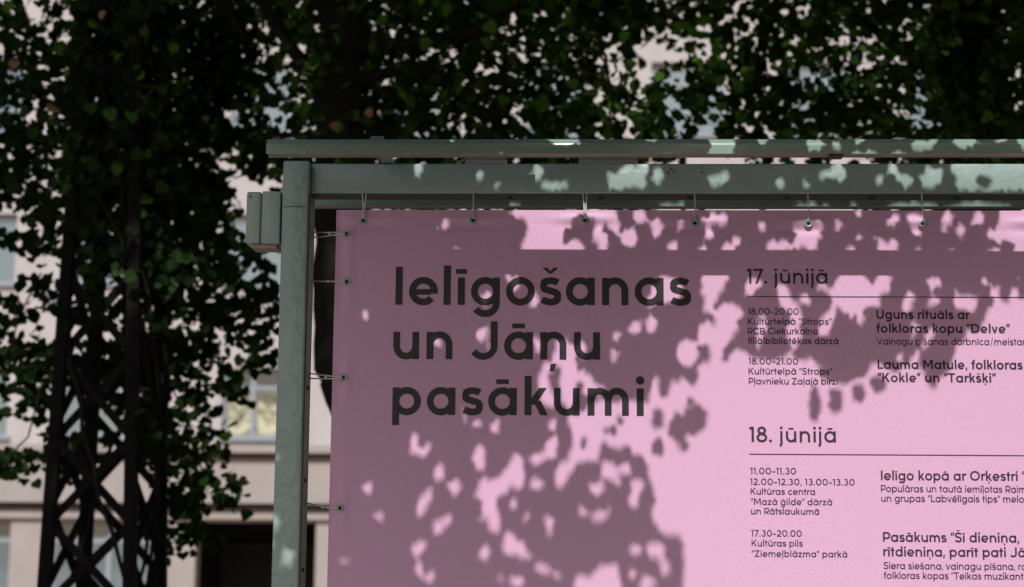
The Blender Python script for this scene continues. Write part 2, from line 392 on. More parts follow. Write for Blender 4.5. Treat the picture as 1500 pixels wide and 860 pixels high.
extra(TR1, [(455, 130), (440, 124), (495, 58), (583, 130), (590, 140), (655, 12), (640, 4), (498, 186)], M['leaf_sunlit'], .05, .07, YT - 1.1)
extra(TR1, [(492, 186), (540, 165)], M['dry'], .05, .07, YT - 1.1)
rx = rng.uniform(870, 1090, 46); ry = rng.uniform(30, 205, 46)
extra(TR2, [(a, b) for a, b in zip(rx, ry) if not (930 < a < 1010 and b < 100)], M['leaf_sunlit'], .045, .075, YT - .9)
extra(TR2, [(1335, 190), (1360, 196), (1352, 186), (1490, 120), (1470, 98), (1240, 140), (1150, 52), (1205, 130)], M['leaf_sunlit'], .05, .075, YT - .9)
# the same crowns carry on above the frame and to the sides
def upper(root, x0, x1, z0, z1, n, y0=4.2, y1=8.5):
    P = np.stack([rng.uniform(x0, x1, n), rng.uniform(y0, y1, n), rng.uniform(z0, z1, n)], 1)
    P = P[clump(P[:, 0] * .4, P[:, 2] * .4 + P[:, 1] * .3) < .62]
    k = len(P); tag(leaf_cloud('upper_foliage', P, rng.uniform(.08, .13, k), hang_normals(k), rng.uniform(0, 6.3, k), M['leaf'], root), kind='stuff')
upper(TR1, -4.5, 1.2, 5.6, 9.5, 15000); upper(TR2, 1.2, 7, 5.6, 9.5, 15000)

# ------------------------------------------------------------------ lattice mast
mast = empty('lattice_mast', at(150, 860, YT)); mast.location.z = 0
tag(mast, 'dark iron lattice mast with crossed braces overgrown by leaves at left', 'mast')
legs_b = {'A': (65, 860), 'C': (190, 860), 'B': (121, 860), 'D': (235, 860)}
legs_t = {'A': (96, 430), 'C': (196, 430), 'B': (143, 430), 'D': (238, 430)}
YL = {'A': YT - .85, 'C': YT - .93, 'B': YT - .33, 'D': YT - .40}
LEG = {}
for k in 'ACBD':
    p = at(*legs_b[k], YL[k]); q = at(*legs_t[k], YL[k]); d = (q - p) / (q.z - p.z)
    LEG[k] = lambda z, p=p, d=d: p + d * (z - p.z)
    lo, hi = LEG[k](.14), LEG[k](6.2)
    lo, hi = LEG[k](.14), LEG[k](5.6)
    m = MB().bar(lo, hi, .074, .065).build('leg', M['iron'], mast, bevel=.004)
def braces(a, b, step, off):
    z = .3 + off
    while z < 5.2:
        for (u, v) in ((a, b), (b, a)):
            p = LEG[u](z); q = LEG[v](z + step); sh = Vector((0, .012 if u == a else -.012, 0))
            MB().bar(p + sh, q + sh, .050, .012).build('brace', M['iron'], mast)
        z += step
braces('A', 'C', .50, 0); braces('B', 'D', .50, .2); braces('A', 'B', .50, .1); braces('C', 'D', .50, .3)
MB().tube([LEG['B'](.14) + Vector((.06, -.06, 0)), LEG['B'](5.3) + Vector((.05, -.06, 0))], .012, 8).build('conduit', M['iron'], mast, smooth=True)
# vine stems twisting up the mast
for k in range(4):
    pts = []; ph = random.uniform(0, 6); x0 = LEG['A'](1).x; x1 = LEG['D'](1).x
    for i in range(26):
        z = .14 + i * .2; c = (x0 + x1) / 2 + (x1 - x0) * .5 * math.sin(ph + z * random.uniform(.95, 1.05) + k)
        pts.append((c, YT - .65 + .3 * math.cos(ph + z + k), z))
    MB().tube(pts, [.016 - .008 * i / 25 for i in range(26)], 6).build('stem', M['bark'], VN, smooth=True)
for pl in ([(60, 400), (25, 470), (20, 540), (50, 590)], [(330, 20), (345, 60)], [(300, 230), (345, 262), (400, 235)], [(250, 560), (300, 700), (295, 765)], [(240, 480), (300, 560), (340, 580)], [(90, 470), (40, 640), (15, 670)]):
    MB().tube(wig(tree_pts(pl, YT - .3), 4, .01), .006, 5).build('tendril', M['bark'], VN, smooth=True)

# ------------------------------------------------------------------ display frame
fr = empty('display_frame', at(428, 600, 0)); fr.location.z = 0
tag(fr, 'pale green painted steel frame with double top rails holding the pink banner', 'frame')
PX0, PX1 = at(404.5, 600, -.035).x, at(443.5, 600, -.035).x
ZT = at(430, 235, -.035).z
BT, BB = at(900, 239.5, .005).z, at(900, 283.5, .005).z
XE = PX1 + 4.35
MB().box(PX0, PX1, -.035, .085, .14, ZT)  .build('post', M['blistered'], fr, bevel=.006)
MB().box(XE, XE + (PX1 - PX0), -.035, .085, .14, ZT)  .build('post', M['blistered'], fr, bevel=.006)
MB().box(PX1 + .0005, XE - .0005, .005, .085, BB, BT).build('beam', M['paint'], fr, bevel=.005)
MB().box(PX1 + .0005, XE - .0005, .005, .085, .62, .62 + BT - BB).build('beam', M['paint'], fr, bevel=.005)
MB().box(PX1 + .002, XE - .002, .012, .078, BB - .004, BB - .001).build('beam_underside_shade', M['paint_shaded'], fr)  # thin dark sheet painting the shade under the beam
MB().box(PX1 + .001, PX1 + .004, -.022, .078, .20, BB - .01).build('post_side_shade', M['paint_shaded'], fr)  # thin dark sheet painting the shaded side of the post
# cracked weld seam on the post
z = at(430, 303, -.035).z
sm = MB()
for k in range(9):
    x = PX0 + .006 + k * (PX1 - PX0 - .012) / 8
    sm.v.append((x, -.037, z + .0009 * math.sin(k * 2.1) + .0012)); sm.v.append((x, -.0372, z + .0009 * math.sin(k * 2.1) - random.uniform(.0002, .0012)))
for k in range(8): sm.f.append((2 * k, 2 * k + 1, 2 * k + 3, 2 * k + 2))
sm.build('weld_seam', M['steel'], fr)
def disc(c, r, ax, name, m, par, n=12, th=.003):
    c = Vector(c); d = Vector(ax) * th
    return MB().tube([c, c + d], r, n).build(name, m, par)
for (x, y) in ((979, 253), (983, 247), (987, 251), (1027, 246), (1028, 252)):
    p = at(x, y, .005); disc((p.x, .0045, p.z), .0028, (0, -1, 0), 'bolt_hole', M['hole'], fr, 8, .001)
for x in (747, 880, 1010, 1153, 1277, 1400):
    p = at(x, 287, .045); disc((p.x, .045, BB - .004), .009, (0, 0, -1), 'bolt', M['steel'], fr, 6, .004)
for y in (568, 704, 835):
    p = at(449, y, .02); disc((PX1 + .004, .02, p.z), .006, (1, 0, 0), 'bolt', M['steel'], fr, 6, .005)
# rails
def rail(yc, zc, x0, x1, pal=True):
    hd = .024; prof = []
    for k in range(15):
        a = math.pi * k / 14; prof.append((yc - hd * math.cos(a), zc + .004 + .025 * math.sin(a)))
    prof += [(yc + hd, zc - .018), (yc + hd - .004, zc - .018), (yc + hd - .004, zc - .012), (yc - hd + .004, zc - .012), (yc - hd + .004, zc - .018), (yc - hd, zc - .018)]
    o = MB().prism(prof, x0, x1).build('rail', M['rail'], fr); me = o.data
    me.polygons.foreach_set('use_smooth', [True] * len(me.polygons)); me.set_sharp_from_angle(angle=R(35))
    MB().box(x0 + .03, x1 - .03, yc - hd + .0045, yc + hd - .0045, zc - .0165, zc - .0125).build('rail_channel', M['rail_under'], o)
    return o
DR = .30
zr = at(900, 219, -DR).z; xr0 = at(392, 219, -DR).x
rail(-DR, zr, xr0, XE + .12)
zb = at(900, 296, .36).z
rail(.36, zb, at(462, 296, .36).x - .1, XE + .12)
for (a, b) in ((553, 571), (1560, 1580), (2100, 2120), (2600, 2620)):
    x0, x1 = at(a, 235, -.1).x, at(b, 235, -.1).x
    MB().box(x0, x1, -DR + .01, .35, BT + .002, BT + .010).build('arm', M['rail'], fr)
for (a, b) in ((682, 742), (848, 934)):
    x0, x1 = at(a, 235, .2).x, at(b, 235, .2).x; zz = at(800, 236, .2).z
    MB().box(x0, x1, .15, .33, zz - .008, zz + .004).build('mounting_plate', M['rail'], fr)
for x in (1213,):
    xx = at(x, 230, -DR).x; MB().box(xx, xx + .04, -DR - .0245, -DR + .02, zr - .024, zr - .0185).build('rail_clip', M['steel'], fr)
for x in (664, 770, 776):
    xx = at(x, 235, -.1).x; MB().box(xx, xx + .012, -.15, -.05, BT + .009, BT + .016).build('cable_clip', M['steel'], fr)

# box on the post
bx = tag(empty('electrical_box', at(385, 320, 0)), 'grey green metal box with rounded lid fixed left of the post', 'box')
x0, x1 = at(360, 320, -.03).x, PX0 - .006
z0, z1 = at(385, 357, -.03).z, at(385, 280, -.03).z
xm = x0 + (x1 - x0) * .45
MB().box(xm + .001, x1, -.03, .06, z0, z1).build('box_body', M['paint'], bx, bevel=.003)
MB().box(x0, xm - .001, -.030, .062, z0 + .001, z1 - .001).build('box_lid', M['paint'], bx, bevel=.007)
MB().box(xm - .003, xm + .003, -.026, .055, z0 + .004, z1 - .006).build('seal', M['steel'], bx)
MB().box(x0 + .02, x1 - .01, -.02, .05, z0 - .012, z0 - .001).build('cable_plate', M['rail_under'], bx)
MB().box(x1, PX0 + .001, .0, .05, z0 + .03, z1 - .03).build('bracket', M['steel'], bx)
p = at(365, 286, -.034); disc((p.x + .004, -.0335, p.z - .004), .003, (0, -1, 0), 'screw', M['hole'], bx, 8, .0015)

# ------------------------------------------------------------------ banner
BX0b, BX0t = at(478.5, 858, 0).x, at(493, 308, 0).x
BX0 = (BX0b + BX0t) / 2; BZ1 = at(950, 308, 0).z; BX1 = XE - .04; BZ0 = .74
eyes_top = [(533, 323), (693, 323), (857, 323), (1018, 327), (1184, 328), (1351, 328)]
eyes_left = [(508, 343), (508, 413), (503.5, 553.5), (498, 744.5)]
EY = [(at(x, y, 0), 't') for x, y in eyes_top] + [(at(x, y, 0), 'l') for x, y in eyes_left]
step = EY[5][0].x - EY[4][0].x
xx = EY[5][0].x + step
while xx < BX1 - .03: EY.append((Vector((xx, 0, EY[5][0].z)), 't')); xx += step
zz = EY[9][0].z - .4
while zz > BZ0 + .03: EY.append((Vector((EY[9][0].x, 0, zz)), 'l')); zz -= .4
for i in range(12):
    x = EY[0][0].x + i * (BX1 - .03 - EY[0][0].x) / 11; EY.append((Vector((x, 0, BZ0 + .03)), 'b'))
for i in range(5): EY.append((Vector((BX1 - .03, 0, BZ1 - .1 - i * .38)), 'r'))
E2 = np.array([(e[0].x, e[0].z) for e in EY]); EK = [e[1] for e in EY]
def wav(x, z):
    """how far the cloth stands out of its plane"""
    x = np.asarray(x, float); z = np.asarray(z, float)
    y = .0012 * np.sin(x * 2.1 + 1) * np.sin(z * 1.7) + .0007 * np.sin(x * 6.3 + z * 2.2)
    for (ex, ez), k in zip(E2, EK):
        dx, dz = x - ex, z - ez; a, b = (dx, dz) if k in 'tb' else (dz, dx)
        y = y - .0065 * np.exp(-(a / .075) ** 2 - ((b - .006) / .012) ** 2) + .005 * np.exp(-(a / .09) ** 2 - ((b + .018) / .012) ** 2)
    y = y + .0016 / (1 + np.exp((z - (BZ1 - .055)) / .002)) * 0 - .0008 * np.exp(-((z - (BZ1 - .052)) / .006) ** 2)
    return y
ban = empty('banner', ((BX0 + BX1) / 2, 0, BZ0)); tag(ban, 'large pink printed event banner with black lettering tied into the green frame', 'banner')
nx, nzz = 330, 190
gx = np.linspace(BX0, BX1, nx); gz = BZ0 + (BZ1 - BZ0) * (1 - (1 - np.linspace(0, 1, nzz)) ** 1.35)
X, Z = np.meshgrid(gx, gz); Yv = wav(X, Z)
slant = (BX0t - BX0b) * ((Z - (BZ0 + BZ1) / 2) / 1.1) * np.clip(1 - (X - BX0) / .6, 0, 1) * .5
mb = MB(); mb.v = [tuple(v) for v in np.stack([X + slant, Yv, Z], -1).reshape(-1, 3)]
mb.f = [(j * nx + i, j * nx + i + 1, (j + 1) * nx + i + 1, (j + 1) * nx + i) for j in range(nzz - 1) for i in range(nx - 1)]
mb.build('sheet', M['banner'], ban, smooth=True)
eye_proto = None
def ring(c, y):
    m = MB(); n = 24; k = 6
    for i in range(n):
        a = 2 * math.pi * i / n
        for j in range(k):
            b = math.pi * j / (k - 1); rr = .0090 - .0036 * math.cos(b)
            m.v.append((c[0] + rr * math.cos(a), y - .0012 - .0022 * math.sin(b), c[1] + rr * math.sin(a)))
    for i in range(n):
        for j in range(k - 1): m.f.append((i * k + j, ((i + 1) % n) * k + j, ((i + 1) % n) * k + j + 1, i * k + j + 1))
    return m
for (ex, ez), k in zip(E2, EK):
    y = float(wav(ex, ez)); sx = .5 * (BX0t - BX0b) * (ez - (BZ0 + BZ1) / 2) / 1.1 * max(0, 1 - (ex - BX0) / .6) * 0
    o = ring((ex + sx, ez), y).build('eyelet', M['zinc'], ban, smooth=True)
    disc((ex + sx, y - .0004, ez), .0060, (0, -1, 0), 'eyelet_hole', M['hole'], o, 16, .0009)
# cords
def cord(pts, label, r=.0016, knot=None):
    root = empty('tie_cord', pts[0][0]); tag(root, label, 'cord', 'cords tying the banner to the frame')
    for q in pts: MB().tube(q, r, 6).build('strand', M['cord'], root, smooth=True)
    if knot: MB().tube([Vector(knot) + Vector((-.004, 0, 0)), Vector(knot), Vector(knot) + Vector((.004, 0, 0))], [.002, .0042, .002], 8).build('knot', M['cord'], root, smooth=True)
zu = BB - .006
tl = ['double cord with knot holding the banner\'s top left corner eyelet to the beam', 'single cord on the second eyelet from the left along the banner top',
      'double knotted cord on the sunlit third eyelet along the banner top', 'thin cord on the fourth eyelet along the top, left of the date 17',
      'thin cord over the fifth top eyelet, above the date heading', 'short cord over the sixth top eyelet, nearest the right picture edge']
for i in range(6):
    e = E2[i]; y = float(wav(*e)) - .004; dbl = i in (0, 2)
    def loop(dx, dx2):
        return [(e[0] + dx, .0, BB + .001), (e[0] + dx * .9, -.002, zu), (e[0] + dx * .5, -.004, (zu + e[1]) / 2), (e[0] + dx2, y - .001, e[1] + .012), (e[0], y + .001, e[1] + .003)]
    ps = [loop(-.006, -.002), loop(.006, .003)] if dbl else [loop(.0005, 0)]
    ps = [[Vector(v) for v in q] for q in ps]
    cord(ps, tl[i], .0021 if dbl else .0018, (e[0], -.004, (zu + e[1]) / 2 + .01) if dbl else None)
ll = ['double cord tying the upper left side eyelet to the post', 'single cord on the second side eyelet, level with the headline top',
      'double cord on the third side eyelet, level with the word in the last headline line', 'long single cord on the lowest visible side eyelet by the facade ledge']
for i in range(4):
    e = E2[6 + i]; y = float(wav(*e)) - .004; dbl = i in (0, 2)
    def lp(dz, dz2): return [Vector(v) for v in [(PX1 + .001, .088, e[1] + dz + .016), ((PX1 + BX0) / 2, .044, e[1] + (dz + dz2) / 2 + .008), (BX0 - .004, .000, e[1] + dz2 + .001), (e[0] - .012, y, e[1] + dz2 * .5), (e[0] - .002, y + .001, e[1])]]
    ps = [lp(.006, .004), lp(-.009, -.004)] if dbl else [lp(.001, .0005)]
    cord(ps, ll[i], .0020, (BX0 - .02, .008, e[1] + .003))
e, e2 = E2[0], E2[6]
cord([[Vector((e[0] - .004, -.0055, e[1] + .003)), Vector(((e[0] + e2[0]) / 2 - .003, -.004, (e[1] + e2[1]) / 2 + .004)), Vector((e2[0] + .004, -.0055, e2[1] + .005))]],
     'short pinkish cord running slantwise between the two top left corner eyelets', .0011)

# ------------------------------------------------------------------ lettering (a geometric sans of strokes)
CAP, ASC = 695, 720
def arc(cx, cy, rx, ry, a0, a1, n=None):
    n = n or max(6, int(abs(a1 - a0) / 11)); return [(cx + rx * math.cos(R(a0 + (a1 - a0) * i / n)), cy + ry * math.sin(R(a0 + (a1 - a0) * i / n))) for i in range(n + 1)]
def crom(p, n=7):
    out = []; q = [p[0]] + p + [p[-1]]
    for i in range(1, len(q) - 2):
        for k in range(n):
            t = k / n; a, b, c, d = q[i - 1], q[i], q[i + 1], q[i + 2]
            out.append(tuple(.5 * (2 * b[j] + (c[j] - a[j]) * t + (2 * a[j] - 5 * b[j] + 4 * c[j] - d[j]) * t * t + (3 * b[j] - a[j] - 3 * c[j] + d[j]) * t ** 3) for j in (0, 1)))
    return out + [p[-1]]
def glyph(ch, w):
    """returns width, left bearing, right bearing, strokes, polygons"""
    h = w / 2; X = 500; s = []; p = []; st, rd = 66, 46
    def ring(cx, cy, rx, ry): s.append(arc(cx, cy, rx - h, ry - h, 0, 360, 40))
    def V(x, y0, y1): p.append([(x - h, y0), (x + h, y0), (x + h, y1), (x - h, y1)])
    def Hb(y, x0, x1, t=None): t = t or h * .92; p.append([(x0, y - t), (x1, y - t), (x1, y + t), (x0, y + t)])
    def dg(x0, y0, x1, y1, k=1.0):
        L = math.hypot(x1 - x0, y1 - y0); hw = h * L / max(abs(y1 - y0), 1) * k; p.append([(x0 - hw, y0), (x0 + hw, y0), (x1 + hw, y1), (x1 - hw, y1)])
    def tick(x, y0, y1, dx=22, t=None): t = t or h * .85; p.append([(x - dx - t, y0), (x - dx + t, y0), (x + dx + t, y1), (x + dx - t, y1)])
    r = 262; base = {'ā': 'a', 'ē': 'e', 'ī': 'ı', 'ū': 'u', 'š': 's', 'Š': 'S', 'Č': 'C', 'ņ': 'n', 'ļ': 'l', 'ķ': 'k', 'ģ': 'g'}
    if ch in base:
        W, a, b, s, p = glyph(base[ch], w); c = W / 2
        if ch in 'āēīū':
            bw = 115 if ch != 'ī' else 100; t = h * .68; p.append([(c - bw, 612 - t), (c + bw, 612 - t), (c + bw, 612 + t), (c - bw, 612 + t)])
        elif ch in 'šŠČ':
            y = 575 if ch == 'š' else CAP + 70; k = h * .95
            p.append([(c - k * .35, y), (c + k * .6, y), (c - 60, y + 110), (c - 60 - k * 1.5, y + 110)]); p.append([(c - k * .6, y), (c + k * .35, y), (c + 60 + k * 1.5, y + 110), (c + 60, y + 110)])
        elif ch == 'ģ': p.append([(c - h * .7 - 5, 580), (c + h * .9, 580), (c + h * .6 + 22, 705), (c - h * .3 + 10, 705)])
        else: p.append([(c - h * .9 - 10, -215), (c + h * .3 - 8, -215), (c + h * .8, -75), (c - h * .8, -75)])
        return W, a, b, s, p
    if ch == 'a': ring(r, 250, r, 262); V(525 - h, 0, X); return 525, rd, st, s, p
    if ch == 'b': ring(r, 250, r, 262); V(h, 0, ASC); return 525, st, rd, s, p
    if ch == 'd': ring(r, 250, r, 262); V(525 - h, 0, ASC); return 525, rd, st, s, p
    if ch == 'p': ring(r, 250, r, 262); V(h, -190, X); return 525, st, rd, s, p
    if ch == 'o': ring(r, 250, r, 262); return 524, rd, rd, s, p
    if ch == 'g':
        ring(r, 250, r, 262); V(525 - h, 20, X); s.append(arc(r, 22, r - h, 246 - h, 0, -148)); return 525, rd, st, s, p
    if ch == 'e': s.append(arc(r, 250, r - h, 262 - h, -13, 318, 44)); Hb(236, w * .8, 524 - w * .9, h * .8); return 520, rd, rd, s, p
    if ch == 'c': s.append(arc(r, 250, r - h, 262 - h, 42, 318, 40)); return 470, rd, 30, s, p
    if ch == 's' or ch == 'S':
        H, W = (510, 392) if ch == 's' else (CAP + 12, 500); f = 1 if ch == 's' else 1
        q = [(W - h * .9, H * .80), (W * .74, H - h - H * .035), (W * .5, H - h), (W * .24, H - h - H * .05), (h + W * .035, H * .735), (W * .22, H * .585), (W * .5, H * .51), (W * .80, H * .425), (W - h - 2, H * .265), (W * .78, h + H * .03), (W * .5, h - 10), (W * .22, h + H * .035), (h * .7, H * .20)]
        s.append(crom(q, 5)); return W, 38, 38, s, p
    if ch in 'nhu':
        W = 475; rx = (W - w) / 2; ry = 262
        if ch == 'u': s.append([(h, X), (h, 240)] + arc(W / 2, 240, rx, 250 - h, 180, 360)[1:] + [(W - h, X)]); V(W - h, 0, 260)
        else: V(h, 0, X if ch == 'n' else ASC); s.append([(h, 150)] + arc(W / 2, 262, rx, 250 - h, 180, 0) + [(W - h, 0)])
        return W, st, st, s, p
    if ch == 'm':
        W = 753; V(h, 0, X); rx = (W - w) / 4
        for c in (h + rx, h + 3 * rx): s.append([(c - rx, 150)] + arc(c, 275, rx, 237 - h, 180, 0) + [(c + rx, 0)])
        return W, st, st, s, p
    if ch == 'r': V(h, 0, X); s.append([(h, 180)] + arc(h + 195, 270, 195, 240 - h, 180, 72)); return 270, st, 28, s, p
    if ch == 't': V(140, 0, 650); Hb(X - h * .9, 0, 288); return 288, 26, 26, s, p
    if ch == 'f': s.append([(130, 0), (130, 560)] + arc(130 + 130, 560, 130, ASC - h - 560, 180, 82)[1:]); Hb(X - h * .9, 0, 276); return 280, 26, 16, s, p
    if ch in 'iı':
        V(h, 0, X)
        if ch == 'i': s.append(arc(h, 645, h * .6, h * .6, 0, 360, 16))
        return w, st, st, s, p
    if ch == 'j': s.append([(60 + h, X), (60 + h, -60)] + arc(60 + h - 115, -60, 115, 165 - h, 0, -70)[1:]); s.append(arc(60 + h, 645, h * .6, h * .6, 0, 360, 16)); return 60 + w, 0, st, s, p
    if ch == 'l': V(h, 0, ASC); return w, st, st, s, p
    if ch == 'k': V(h, 0, ASC); dg(w * .95, 195, 440 - w * .85, X, .95); dg(440 - w * .62, 0, w * 1.75, 262, .95); return 440, st, 16, s, p
    if ch == 'v': dg(245, 0, w * .55, X, .9); dg(245, 0, 490 - w * .55, X, .9); return 490, 14, 14, s, p
    if ch == 'z': Hb(X - h, 20, 400); Hb(h, 10, 410); dg(w * .75, w * .5, 400 - w * .75, X - w * .5, .9); return 415, 40, 40, s, p
    if ch == 'I': V(h, 0, CAP); return w, 72, 72, s, p
    if ch == 'J': s.append([(475 - h, CAP), (475 - h, 235)] + arc(475 - h - 195, 235, 195, 247 - h, 0, -150)[1:]); return 475, 20, 70, s, p
    if ch == 'B': V(h, 0, CAP); s.append([(h, CAP - h)] + arc(300, CAP - h - 158, 140, 158, 90, -90) + [(h, CAP - h - 316)]); s.append([(h, CAP - h - 316)] + arc(320, (CAP - 316) / 2 - h + h, 160, (CAP - 316) / 2 - h + 10, 90, -90) + [(h, h)]); return 500, 72, 44, s, p
    if ch == 'C': s.append(arc(355, CAP / 2, 355 - h, CAP / 2 + 10 - h, 42, 318, 44)); return 650, 46, 36, s, p
    if ch == 'D': V(h, 0, CAP); s.append([(h, CAP - h)] + arc(280, CAP / 2, 350 - h, CAP / 2 - h, 90, -90, 24) + [(h, h)]); return 630, 72, 46, s, p
    if ch == 'O': ring(365, CAP / 2, 365, CAP / 2 + 10); return 730, 46, 46, s, p
    if ch == 'K': V(h, 0, CAP); dg(w * .95, 270, 560 - w * .8, CAP, .95); dg(570 - w * .7, 0, w * 1.9, 385, .95); return 570, 72, 16, s, p
    if ch == 'L': V(h, 0, CAP); Hb(h, 0, 420); return 420, 72, 26, s, p
    if ch == 'M': V(h, 0, CAP); V(720 - h, 0, CAP); dg(360, 170, w * .75, CAP, .9); dg(360, 170, 720 - w * .75, CAP, .9); return 720, 72, 72, s, p
    if ch in 'PR':
        V(h, 0, CAP); s.append([(h, CAP - h)] + arc(300, CAP - h - 190, 200 - h * .4, 190, 90, -90) + [(h, CAP - h - 380)])
        if ch == 'R': dg(495 - w * .65, 0, 250, 270, .95)
        return 505, 72, 36, s, p
    if ch == 'T': V(265, 0, CAP); Hb(CAP - h, 0, 530); return 530, 24, 24, s, p
    if ch == 'U': s.append([(h, CAP), (h, 255)] + arc(285, 255, 285 - h, 267 - h, 180, 360)[1:] + [(570 - h, CAP)]); return 570, 68, 68, s, p
    if ch == 'V': dg(325, 0, w * .55, CAP, .9); dg(325, 0, 650 - w * .55, CAP, .9); return 650, 14, 14, s, p
    if ch == 'Z': Hb(CAP - h, 20, 520); Hb(h, 10, 530); dg(w * .75, w * .5, 520 - w * .75, CAP - w * .5, .9); return 535, 42, 42, s, p
    if ch == '0': ring(270, CAP / 2, 270, CAP / 2 + 10); return 540, 42, 42, s, p
    if ch == '1': V(215 - h, 0, CAP); p.append([(10, CAP - w * 1.35), (10, CAP - w * .3), (215 - w, CAP), (215 - w * .5, CAP), (215 - w * .5, CAP - w * .9)]); return 215, 18, 60, s, p
    if ch == '2': s.append(arc(225, 480, 205 - h, CAP + 10 - 480 - h, 165, -38) + [(h * 1.3, w * .6)]); Hb(h, 5, 440); return 450, 34, 34, s, p
    if ch == '3': s.append(arc(225, CAP - 185, 190 - h, 195 - h, 150, -90)); s.append(arc(225, 205, 225 - h, 215 - h, 90, -155)); return 455, 32, 38, s, p
    if ch == '7': Hb(CAP - h, 5, 460); dg(150, 0, 460 - w * .6, CAP - w * .5, .95); return 465, 20, 20, s, p
    if ch == '8': ring(245, CAP - 175, 200, 185); ring(245, 200, 245, 212); return 490, 36, 36, s, p
    if ch == '.': s.append(arc(h, h * 1.05, h * .6, h * .6, 0, 360, 16)); return w * 1.1, 40, 44, s, p
    if ch == ',': tick(h, -105, w * 1.05, 16, h * .8); return w * 1.1, 40, 44, s, p
    if ch == '–': Hb(262, 5, 345, h * .95); return 340, 30, 30, s, p
    if ch == '/': dg(20, -90, 230, CAP + 40, .6); return 250, 110, 110, s, p
    if ch in '“”':
        for k in (55, 190): tick(k, CAP - 225, CAP + 5, 26, h * .8)
        return 230, 40, 36, s, p
    return 235, 0, 0, s, p
def layout(text, wt):
    x = 0; out = []; prev = None
    for i, ch in enumerate(text):
        if ch == ' ': x += 255; continue
        W, a, b, s, p = glyph(ch, wt)
        if out: x += a
        out.append((x, s, p)); x += W + b; last = b
    return out, x - last, len(out)
def write(text, x0, x1, yb, xh, wt, m, name='lettering', label=None):
    """one printed line set between two points of its baseline"""
    A, B = at(x0, yb, 0), at(x1, yb, 0); k = (at(x0, yb - xh, 0).z - A.z) / 500
    gl, Wn, n = layout(text, wt); need = (B.x - A.x) / k; tr = (need - Wn) / max(n - 1, 1); sx = 1
    if abs(tr) > 22: tr0 = tr; tr = math.copysign(22, tr); sx = (need - tr * (n - 1)) / Wn
    v = []; f = []; off = 0
    def put(poly, closed=None):
        nonlocal off; b = len(v); off = (off + 1) % 6
        for (x, z) in poly: v.append((x, z, off))
        f.append(tuple(range(b, b + len(poly))))
    for i, (gx_, ss, pp) in enumerate(gl):
        ox = gx_ + tr * i
        for q in pp: put([(x + ox, z) for x, z in q])
        for q in ss:
            off = (off + 1) % 6; q = [(x + ox, z) for x, z in q]; h = wt / 2; b = len(v)
            closed = math.hypot(q[0][0] - q[-1][0], q[0][1] - q[-1][1]) < 1; mlen = len(q)
            if closed: q = q[:-1]; mlen -= 1
            hh = h * .62 if (closed and abs(max(x for x, z in q) - min(x for x, z in q)) < wt * 1.3) else h * .97
            for j in range(mlen):
                a_ = q[(j - 1) % mlen] if closed else q[max(j - 1, 0)]; c_ = q[(j + 1) % mlen] if closed else q[min(j + 1, mlen - 1)]
                tx, tz = c_[0] - a_[0], c_[1] - a_[1]; L = math.hypot(tx, tz) or 1; nx_, nz_ = -tz / L, tx / L
                v.append((q[j][0] + nx_ * hh, q[j][1] + nz_ * hh, off)); v.append((q[j][0] - nx_ * hh, q[j][1] - nz_ * hh, off))
            for j in range(mlen if closed else mlen - 1):
                j2 = (j + 1) % mlen; f.append((b + 2 * j, b + 2 * j + 1, b + 2 * j2 + 1, b + 2 * j2))
    mb = MB(); xs = np.array([A.x + t[0] * k * sx for t in v]); zs = np.array([A.z + t[1] * k for t in v])
    ys = wav(xs, zs) - .0009 - np.array([t[2] for t in v]) * .00006
    mb.v = list(zip(xs.tolist(), ys.tolist(), zs.tolist())); mb.f = f
    o = mb.build(name, m, ban)
    if label: o['label'] = label
    return o
I, J = M['ink'], M['ink_small']
write('Ielīgošanas', 579, 1012.5, 446.5, 40, 128, I, 'headline', 'first headline line in large black letters')
write('un Jāņu', 575.5, 879, 526, 40, 128, I, 'headline', 'second headline line in large black letters')
write('pasākumi', 574.5, 943, 607.5, 40, 128, I, 'headline', 'third headline line in large black letters')
write('17. jūnijā', 1094, 1212, 415.5, 15.7, 110, J, 'date_heading', 'upper date heading')
write('18. jūnijā', 1097.5, 1224.5, 647.5, 16.2, 108, J, 'date_heading', 'lower date heading')
SM = 6.9
